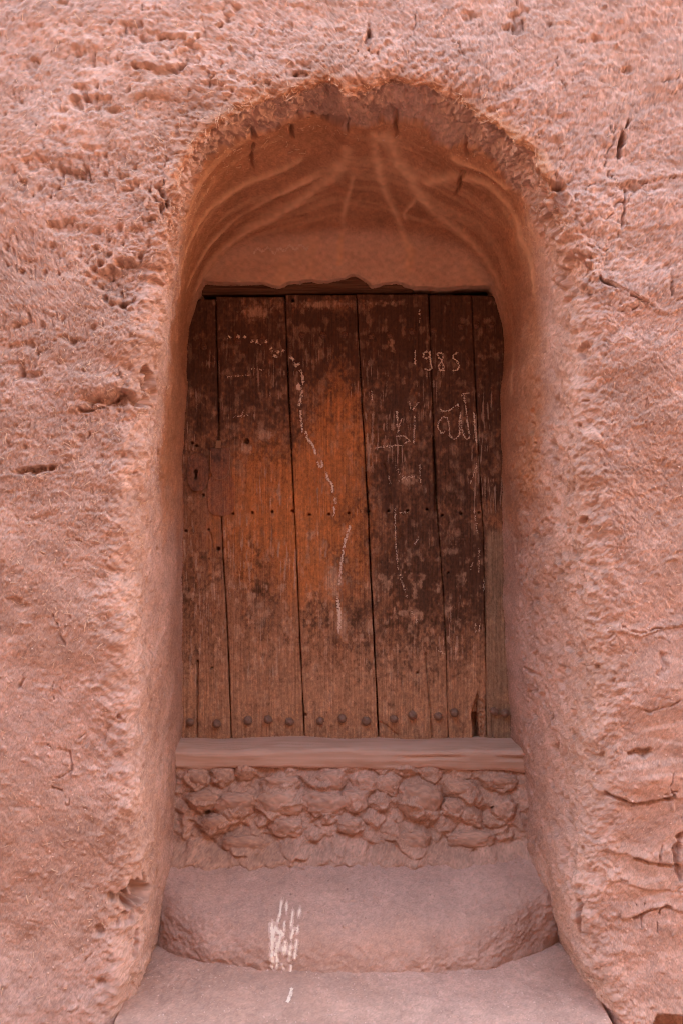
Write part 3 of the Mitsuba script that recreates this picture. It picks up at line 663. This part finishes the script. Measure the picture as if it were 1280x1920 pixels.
SPLITS = [([(797, 1225), (803, 1300), (811, 1392)], 1.0, .010), ([(370, 1240), (369, 1310), (368, 1392)], 1.2, .012), ([(730, 980), (760, 965), (820, 990)], 0.0, 0), ([(712, 1355), (725, 1362), (745, 1380)], 1.6, .005), ([(720, 870), (730, 905), (733, 950)], 1.1, .006),
          ([(394, 1000), (400, 1030)], .9, .005), ([(922, 1340), (923, 1385)], .8, .005), ([(812, 820), (815, 880), (817, 960)], 2.0, .012)]
def seam_x(k, Zv):
    q = np.array(SEAMS[k], float)
    return np.interp(960 - (Zv - 1.14) / U, q[:, 1], q[:, 0])
def door_y(Xv, Zv, off=0.0):
    """Depth of the door's worn front at (x, z)."""
    P = np.stack([Xv, 0 * Xv, Zv], -1)
    u, v = Xv / U + 640, 960 - (Zv - 1.14) / U
    g = .0022 * (fbm(P * [150, 1, 5], 3, 180) - .5) + .0016 * (fbm(P * [60, 1, 40], 3, 181) - .5) + .003 * (fbm(P * [9, 1, 4], 2, 182) - .5) + .0008 * (noise(P * [380, 1, 60], 183) - .5)
    hole = np.zeros_like(Xv)
    for hx, hy, r in HOLES:
        hole = np.maximum(hole, sst(1.15, .75, np.hypot(u - hx, v - hy) / r))
    out = DOOR_Y + off - g + .022 * hole
    for pts, w, dep in SPLITS:
        if dep:
            d = polyline_distance(np.stack([u, v, 0 * u], -1).reshape(-1, 3), [(a, b, 0) for a, b in pts], 6).reshape(u.shape)
            out = out + dep * np.where(np.isfinite(d), sst(1.6, .5, np.where(np.isfinite(d), d, 99) / w), 0)
    wob = 5 * (fbm(np.stack([u * 0, v * .07, 0 * u], -1), 3, 184) - .5)
    slot = sst(884.5, 886.5, u + wob) * sst(898, 896, u + .6 * wob) * sst(1302, 1325, v + 3 * (u - 892))
    broken = sst(894, 897, u + wob) * sst(912, 908.5, u) * sst(1306, 1312, v + .9 * (912 - u) - 12)
    out = out + .060 * slot * sst(1338, 1346, v) + .022 * slot * sst(1346, 1338, v) + broken * (.004 + .014 * (fbm(P * [260, 1, 130], 2, 185) - .2))
    return out

door = thing('wooden_door', 'old dark plank door with scratched writing in the arched recess', 'door')
RES = .0026
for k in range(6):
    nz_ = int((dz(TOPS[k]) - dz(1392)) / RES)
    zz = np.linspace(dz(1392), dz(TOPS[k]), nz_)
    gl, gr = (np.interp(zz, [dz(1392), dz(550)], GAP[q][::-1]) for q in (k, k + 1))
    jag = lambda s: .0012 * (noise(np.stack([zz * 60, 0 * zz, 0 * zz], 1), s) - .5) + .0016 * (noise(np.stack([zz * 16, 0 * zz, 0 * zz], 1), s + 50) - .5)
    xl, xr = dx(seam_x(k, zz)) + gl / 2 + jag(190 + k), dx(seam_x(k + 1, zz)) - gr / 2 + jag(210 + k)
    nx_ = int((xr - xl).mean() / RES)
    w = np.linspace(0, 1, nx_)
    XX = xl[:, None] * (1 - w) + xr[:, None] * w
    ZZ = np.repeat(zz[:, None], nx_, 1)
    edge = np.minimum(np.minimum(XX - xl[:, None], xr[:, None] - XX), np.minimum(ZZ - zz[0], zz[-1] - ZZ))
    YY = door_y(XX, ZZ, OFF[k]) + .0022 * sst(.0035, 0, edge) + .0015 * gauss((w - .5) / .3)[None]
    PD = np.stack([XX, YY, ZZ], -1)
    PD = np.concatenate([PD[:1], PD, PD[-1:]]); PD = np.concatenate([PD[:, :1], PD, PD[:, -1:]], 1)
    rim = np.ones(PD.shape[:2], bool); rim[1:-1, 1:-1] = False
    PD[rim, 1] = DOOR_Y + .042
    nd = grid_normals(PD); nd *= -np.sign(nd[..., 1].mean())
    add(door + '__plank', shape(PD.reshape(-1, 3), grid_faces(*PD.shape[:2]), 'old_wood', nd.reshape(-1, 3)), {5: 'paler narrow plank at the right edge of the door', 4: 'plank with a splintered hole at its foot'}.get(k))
for i, (z0, z1) in enumerate([(.53, .64), (1.10, 1.20), (1.68, 1.78)]):        # battens on the inside
    add(door + '__batten', ply(trimesh.creation.box(bounds=[[-.50, DOOR_Y + .044, z0], [.52, DOOR_Y + .075, z1]]), 'lintel_wood'))

# studs, each a forged dome
def dome(r, hgt, seed):
    m_ = trimesh.creation.icosphere(subdivisions=3)
    v = np.array(m_.vertices)
    keep = v[:, 1] < .02
    f = m_.faces[keep[m_.faces].all(1)]
    q = 1 + .10 * (fbm(v * 2.2 + seed * 5, 2, 230) - .5) * 2
    v = v * q[:, None] * [r, hgt, r]
    t = trimesh.Trimesh(v, f, process=False)
    t.remove_unreferenced_vertices()
    return t
DOMES = [ply(dome(.0138, .0160, s), 'rusty_iron', smooth=True) for s in range(4)]
FLATS = [ply(dome(.0105, .0050, s + 9), 'rusty_iron', smooth=True) for s in range(3)]
for i, (px, py) in enumerate([(357, 1358), (407, 1361), (465, 1355), (503, 1353), (543, 1357), (600, 1356), (641, 1351), (686, 1356), (738, 1352), (773, 1345), (821, 1347), (851, 1340), (926, 1338), (946, 1341)]):
    zz = dz(py) + .006
    add(door + '__stud', {**DOMES[i % 4], 'to_world': T().translate([dx(px), DOOR_Y + .001, zz]).rotate([0, 1, 0], 47 * i).scale([.90 + .05 * (i * 7 % 5), .80 + .09 * (i * 3 % 5), .92 + .04 * (i * 5 % 4)])}, group='rusty domed studs in a row along the foot of the door')
for i, (px, py) in enumerate([(382, 650), (352, 650), (446, 640), (566, 628), (606, 629), (645, 627), (696, 630), (772, 621), (812, 619), (864, 612), (893, 610), (921, 610), (490, 640), (730, 628)]):
    add(door + '__stud', {**FLATS[i % 3], 'to_world': T().translate([dx(px), DOOR_Y + .001, dz(py)]).rotate([0, 1, 0], 31 * i)}, group='dull flat studs in a row across the top of the door')

# lock plates: outlines in door units, a bevelled sheet of iron
from shapely.geometry import Polygon, Point
from shapely import affinity
def plate(poly, thick, y0, bevel=.0011):
    """An iron sheet with bevelled edges from an outline in (x, z); its front at y0 - thick."""
    ms = []
    for a, (g, t0, t1) in enumerate([(poly, 0, thick * .6), (poly.buffer(-bevel), thick * .6, thick)]):
        e = trimesh.creation.extrude_polygon(g, t1 - t0, engine='earcut')
        v = np.array(e.vertices)
        e.vertices = np.stack([v[:, 0], y0 - t0 - v[:, 2], v[:, 1]], 1)
        e.invert()
        ms.append(e)
    return trimesh.util.concatenate(ms)
def oval(px, py, w, hh, p=2.6):
    a = np.linspace(0, 2 * np.pi, 40, endpoint=False)
    c, s = np.sign(np.cos(a)) * np.abs(np.cos(a)) ** (2 / p), np.sign(np.sin(a)) * np.abs(np.sin(a)) ** (2 / p)
    return Polygon([(dx(px) + w * U * i, dz(py) + hh * U * j) for i, j in zip(c, s)])
keyhole = Point(dx(368), dz(884)).buffer(4.2 * U).union(Polygon([(dx(366), dz(885)), (dx(370), dz(885)), (dx(369.5), dz(899)), (dx(364), dz(899))]))
lock = add(door + '__lock_plate', ply(plate(oval(371, 885, 20, 36).difference(keyhole), .004, DOOR_Y + .002), 'plate_iron'), 'oval iron lock plate with a keyhole')
ring = oval(371, 885, 15, 30)
add(lock + '__rim', ply(plate(ring.difference(ring.buffer(-.0016)), .0010, DOOR_Y - .0018, .0003), 'plate_iron'))
add(door + '__lock_plate', ply(plate(oval(415, 928, 26, 39, 3.6), .003, DOOR_Y + .002), 'plate_iron'), 'lower dark iron plate with a rounded foot')
up_ = Polygon([(dx(395), dz(840)), (dx(432), dz(840)), *[(dx(413.5 + 18.5 * math.cos(a)), dz(876 + 24 * math.sin(a))) for a in np.linspace(0, np.pi, 14)]])
p3 = add(door + '__lock_plate', ply(plate(up_, .0035, DOOR_Y - .0012), 'plate_iron'), 'upper iron plate with a worn bright rim')
ringm = plate(up_.buffer(-.0004).difference(up_.buffer(-.0024)).intersection(Polygon([(dx(390), dz(845)), (dx(440), dz(845)), (dx(440), dz(910)), (dx(390), dz(910))])), .0010, DOOR_Y - .0046, .0003)
add(p3 + '__rim', ply(ringm, 'worn_iron'))
scene['worn_iron'] = {'type': 'twosided', 'bsdf': {'type': 'diffuse', 'reflectance': {'type': 'rgb', 'value': [.30, .16, .085]}}}
add(p3 + '__strap', ply(plate(Polygon([(dx(405), dz(826)), (dx(415), dz(826)), (dx(414), dz(843)), (dx(404), dz(843))]), .003, DOOR_Y + .001), 'worn_iron'))

# chalk and paint on the door: grains that cling to the wood
def z3(p): return (300 + p[0] * .28125, 500 + p[1] * .28125)
def z4(p): return (620 + p[0] * .28125, 500 + p[1] * .28125)
def z5(p): return (300 + p[0] * .28125, 950 + p[1] * .28125)
def z6(p): return (620 + p[0] * .28125, 950 + p[1] * .28125)
def grains(strokes, spread, density, size, rng, surface=None):
    """Small flakes scattered along strokes given in door units."""
    pts = []
    for s in strokes:
        s = np.asarray(s, float)
        for a, b in zip(s[:-1], s[1:]):
            n_ = max(1, int(np.hypot(*(b - a)) * density))
            t = rng.random(n_)[:, None]
            pts.append(a + (b - a) * t + rng.normal(0, spread, (n_, 2)))
    q = np.concatenate(pts)
    xx, zz = dx(q[:, 0]), dz(q[:, 1])
    gate = noise(np.stack([xx * 240, 0 * xx, zz * 240], -1), 250) > .20
    xx, zz = xx[gate], zz[gate]
    k_ = np.clip(np.searchsorted([.1], [0])[0], 0, 5)
    own = np.zeros(len(xx), int)
    for k in range(1, 6):
        own[xx > dx(seam_x(k, zz))] = k
    yy = door_y(xx, zz) + np.array(OFF)[own]
    v, f = [], []
    for i in range(len(xx)):
        a0, r = rng.random() * 7, size * rng.uniform(.5, 1.2)
        for j in range(5):
            a = a0 + j * 1.2566
            rr_ = r * rng.uniform(.6, 1.1)
            v.append((xx[i] + rr_ * math.cos(a) * .8, yy[i] - .0011, zz[i] + rr_ * math.sin(a)))
        f += [(5 * i, 5 * i + 1, 5 * i + 2), (5 * i, 5 * i + 2, 5 * i + 3), (5 * i, 5 * i + 3, 5 * i + 4)]
    return np.array(v), np.array(f)
WR = [('__chalk_writing', 'chalk numerals high on the right of the door', [[z4(q) for q in s] for s in [[(560, 560), (558, 650)], [(655, 575), (640, 564), (618, 574), (614, 600), (632, 612), (656, 600)], [(656, 562), (662, 630), (672, 684)], [(656, 562), (662, 630), (672, 684)], [(672, 684), (648, 688), (624, 680)], [(712, 600), (710, 575), (735, 572), (748, 590), (740, 625), (716, 660), (722, 690), (762, 686)],
           [(740, 625), (728, 612), (712, 600)], [(740, 640), (752, 670), (735, 690)], [(848, 572), (815, 585), (812, 605), (845, 635), (856, 660), (840, 690), (808, 690)]]], .7, 2.2, .0020),
      ('__chalk_writing', 'chalked Arabic word at the right edge of the door', [[z4(q) for q in s] for s in [[(868, 860), (885, 845), (920, 842)], [(888, 850), (900, 960), (918, 1100), (925, 1140)], [(952, 970), (960, 1080), (970, 1170)], [(952, 970), (960, 1080), (970, 1170)], [(862, 975), (855, 1050), (858, 1120)], [(862, 980), (872, 1080), (885, 1130), (905, 1150), (925, 1140)],
           [(745, 1000), (718, 1030), (712, 1070), (735, 1110), (758, 1095)], [(750, 1000), (775, 1005), (785, 1060), (792, 1130), (820, 1150), (850, 1130), (858, 1110)], [(730, 940), (735, 965), (775, 960)], [(780, 965), (845, 915), (855, 940)]]], .7, 1.9, .0017),
      ('__chalk_writing', 'chalked strokes left of the Arabic word', [[z4(q) for q in s] for s in [[(525, 900), (528, 960)], [(540, 960), (580, 905)], [(560, 980), (553, 1080), (552, 1180)], [(470, 1010), (455, 1060), (438, 1130)], [(438, 1130), (490, 1130), (525, 1160)], [(525, 1160), (470, 1190), (370, 1198), (300, 1208)], [(270, 820), (276, 905)], [(440, 960), (442, 1080)]]], .8, 1.25, .0018),
      ('__chalk_scribble', None, [[z4(q) for q in s] for s in [[(425, 1325), (470, 1390), (510, 1425)], [(590, 1320), (598, 1460)], [(975, 1315), (945, 1400), (925, 1450)], [(450, 1640), (520, 1640)], [(590, 285), (588, 375)], [(450, 1430), (500, 1400), (560, 1400)], [(380, 1390), (400, 1450)]]] +
           [[z6(q) for q in s] for s in [[(955, 10), (972, 170)], [(985, 270), (985, 440)], [(425, 10), (430, 250), (450, 420)], [(460, 450), (490, 560), (510, 610)], [(540, 700), (575, 770)], [(720, 960), (755, 985)], [(930, 420), (945, 370)], [(995, 780), (985, 830)], [(965, 780), (965, 840)], [(560, 250), (590, 190)], [(1018, 480), (1016, 560)]]] +
           [[z3(q) for q in s] for s in [[(540, 1000), (560, 950)], [(490, 1000), (590, 990)], [(610, 680), (700, 690)], [(450, 735), (600, 720)]]], .9, 1.0, .0017),
      ('__paint_drip', 'dribbles of pale paint down the middle of the door', [[z3(q) for q in s] for s in [[(938, 690), (945, 720), (955, 750), (952, 785)], [(945, 740), (962, 745)], [(945, 830), (938, 870), (932, 925)], [(937, 955), (940, 1020), (950, 1100)], [(970, 1100), (990, 1150), (1020, 1190), (1037, 1245)], [(990, 1150), (1020, 1190), (1037, 1245)], [(1050, 1305), (1062, 1340)], [(1080, 1300), (1078, 1340)],
           [(1108, 1370), (1118, 1415), (1145, 1450), (1152, 1500)], [(1118, 1415), (1145, 1450), (1152, 1500)], [(1160, 1530), (1170, 1580)], [(1160, 1600), (1160, 1660)]]] + [[z5(q) for q in s] for s in [[(1180, 600), (1195, 700), (1200, 820)], [(1195, 680), (1200, 780)]]] + [[z6(q) for q in s] for s in [[(130, 120), (90, 250), (70, 380), (60, 520)], [(50, 640), (55, 760), (50, 850)]]], 1.1, 1.9, .0026)]
SPOTS = [[z3((a, b)), z3((a + .1, b + 3))] for a, b, r in [(465, 470, 12), (525, 462, 10), (565, 465, 10), (615, 495, 7), (645, 497, 6), (670, 505, 9), (705, 497, 8), (742, 545, 6), (820, 558, 11), (787, 568, 8), (768, 593, 6), (875, 605, 8), (887, 615, 7), (905, 655, 8), (925, 648, 7)]]
for key, lab, st, spread, dens, size in WR:
    add(door + key, ply(grains(st, spread, dens, size, np.random.default_rng(len(st))), 'chalk'), lab, kind='stuff')
add(door + '__paint_spot', ply(grains(SPOTS, 1.4, 24, .0024, np.random.default_rng(3)), 'chalk'), 'row of pale paint spots on the upper left planks', kind='stuff')
add(door + '__paint_spot', ply(grains([[(560, 722), (560, 728)], [(559, 724), (561, 726)]], 1.7, 20, .0032, np.random.default_rng(4)), 'chalk'), 'single round pale spot on the third plank', kind='stuff')

line = [(-.265, .606, 1.939), (-.235, .606, 1.948), (-.205, .606, 1.940), (-.165, .606, 1.951), (-.101, .606, 1.953)]
VF = V1.reshape(-1, 3)
tz_ = np.nonzero((np.abs(VF[:, 0] + .18) < .12) & (VF[:, 1] > .55) & (np.abs(VF[:, 2] - 1.945) < .03))[0]
dl = np.hypot(VF[tz_, 0][:, None] - np.array(line)[None, :, 0], 0).min(1) * 0 + np.abs(VF[tz_, 2] - np.interp(VF[tz_, 0], [q[0] for q in line], [q[2] for q in line]) - .006 * np.sin(VF[tz_, 0] * 190))
rng = np.random.default_rng(8)
tz_ = tz_[(dl < .004) & (VF[tz_, 0] > -.27) & (VF[tz_, 0] < -.10)]
tz_ = rng.choice(tz_, min(220, len(tz_)), replace=False)
q = np.array([[-1, 0, -1], [1, 0, -1], [.6, 0, 1], [-.8, 0, .7]])
v = np.concatenate([VF[i] + VN.reshape(-1, 3)[i] * .0012 + q * rng.uniform(.0008, .0018) for i in tz_])
add(wall + '__chalk_scribble', ply((v, np.concatenate([[[4 * i, 4 * i + 1, 4 * i + 2], [4 * i, 4 * i + 2, 4 * i + 3]] for i in range(len(tz_))])), 'chalk'), 'faint chalk scribble on the plaster above the door', kind='stuff')

# ------------------------------------------------------------------ chopped straw and grit in the plaster
vis = np.zeros((NR, NC), bool)
vis[NFAR - 1:NFAR + NFACE + NARC + 60, 90:-90] = True
vx, vz_ = V1[..., 0], V1[..., 2]
vis &= (np.abs(vx) < .9) & (vz_ < 2.4) & (vz_ > -.1)
cand = np.nonzero(vis.ravel())[0]
flatV, flatN = V1.reshape(-1, 3), VN.reshape(-1, 3)
def sticks(idx, lmin, lmax, rad, rng, lift=.0006, bias=None, on=None):
    flatV, flatN = on or (globals()['flatV'], globals()['flatN'])
    v, f = [], []
    for k_, i in enumerate(idx):
        n_ = flatN[i]; d = rng.normal(0, 1, 3) if bias is None else np.asarray(bias) + rng.normal(0, .45, 3)
        d = d - n_ * (d @ n_) * .85
        d /= np.linalg.norm(d)
        L, r = rng.uniform(lmin, lmax), rad * rng.uniform(.6, 1.3)
        s = np.cross(d, n_); s /= np.linalg.norm(s) + 1e-9
        t = np.cross(s, d)
        c = flatV[i] + n_ * lift
        bend = t * rng.normal(0, .12) * L
        for q in (-.5, 0, .5):
            o = c + d * L * q + (bend if q == 0 else 0)
            v += [o + s * r, o - s * r, o + t * r * .8]
        b = 9 * k_
        for a in (0, 3):
            for j in range(3):
                j2 = (j + 1) % 3
                f += [(b + a + j, b + a + j2, b + a + 3 + j2), (b + a + j, b + a + 3 + j2, b + a + 3 + j)]
    return np.array(v), np.array(f)
rng = np.random.default_rng(21)
wgt = (.25 + .9 * sst(.2, -.5, flatV[cand, 0])) * (.25 + sst(.6, 1.5, flatV[cand, 2]))
idx = rng.choice(cand, 2600, replace=False, p=wgt / wgt.sum())
add(wall + '__straw', ply(sticks(idx, .006, .022, .00075, rng), 'straw_dry'), 'chopped straw showing in the plaster', kind='stuff')
edge_c = np.nonzero(((row > NFAR + NFACE + 4) & (row < NFAR + NFACE + NARC + 14) & (arc_ > .5)))[0]
idx = rng.choice(edge_c, 150, replace=False)
add(wall + '__straw', ply(sticks(idx, .008, .026, .0007, rng, .001, (0, -.2, -1)), 'straw_dry'), 'straw hanging from the broken edge of the arch', kind='stuff')
tuft = np.concatenate([np.argsort(np.linalg.norm(flatV - c, axis=1))[:900] for c in ([-.12, .06, 2.08], [-.255, .10, 2.035], [.24, .03, 2.06])])
add(wall + '__straw', ply(sticks(rng.choice(tuft, 46, replace=False), .010, .030, .0009, rng, .002, (0, -.4, -1)), 'straw_dry'), 'pale straw tufts poking out of the underside of the arch', kind='stuff')
ico1 = trimesh.creation.icosphere(subdivisions=0)
idx = rng.choice(cand, 700, replace=False)
pos = [(flatV[i], rng.uniform(.0010, .0028)) for i in idx]
v = np.concatenate([ico1.vertices * r * rng.uniform(.6, 1.2, (12, 3)) + c for c, r in pos])
f = np.concatenate([ico1.faces + 12 * i for i in range(len(pos))])
add(wall + '__grit', ply((v, f), 'grit_pale'), 'pale grit in the plaster', kind='stuff')
def litter(n_, x0, x1, y0, y1, fn, lo, hi):
    xs, ys = rng.uniform(x0, x1, n_), rng.uniform(y0, y1, n_)
    return [(np.array([a, b, c]), rng.uniform(lo, hi) * (1 if rng.random() < .93 else 1.9)) for a, b, c in zip(xs, ys, fn(xs, ys))]
def clods(items):
    v = np.concatenate([ico1.vertices * r * rng.uniform(.55, 1.2, (12, 3)) + c for c, r in items])
    return v, np.concatenate([ico1.faces + 12 * i for i in range(len(items))])
add('loose_grit', ply(clods(litter(420, -.5, .6, -.08, .2, ground_z, .0008, .0024)), 'grit_pale'), 'loose pale grit scattered on the ground before the step', 'gravel', kind='stuff')
lit = litter(520, -.46, .54, .17, .45, step_z, .0008, .0022) + litter(160, -.46, .56, .40, .46, step_z, .0012, .0038)
v, f = clods(lit)
add('crumbs', shape(v, f, 'mud', None, mud_colour(v, 11)), 'crumbs of fallen mud lying on the step', 'mud', kind='stuff')
sv, snn = ps, sn.reshape(-1, 3)
ok = np.nonzero((np.abs(sv[:, 0] - .04) < .48) & (sv[:, 1] > .20) & (sv[:, 1] < .46))[0]
add('loose_straw', ply(sticks(rng.choice(ok, 70), .005, .016, .0006, rng, .0012, None, (sv, snn)), 'straw_dry'), 'bits of straw lying on the step', 'straw', kind='stuff')
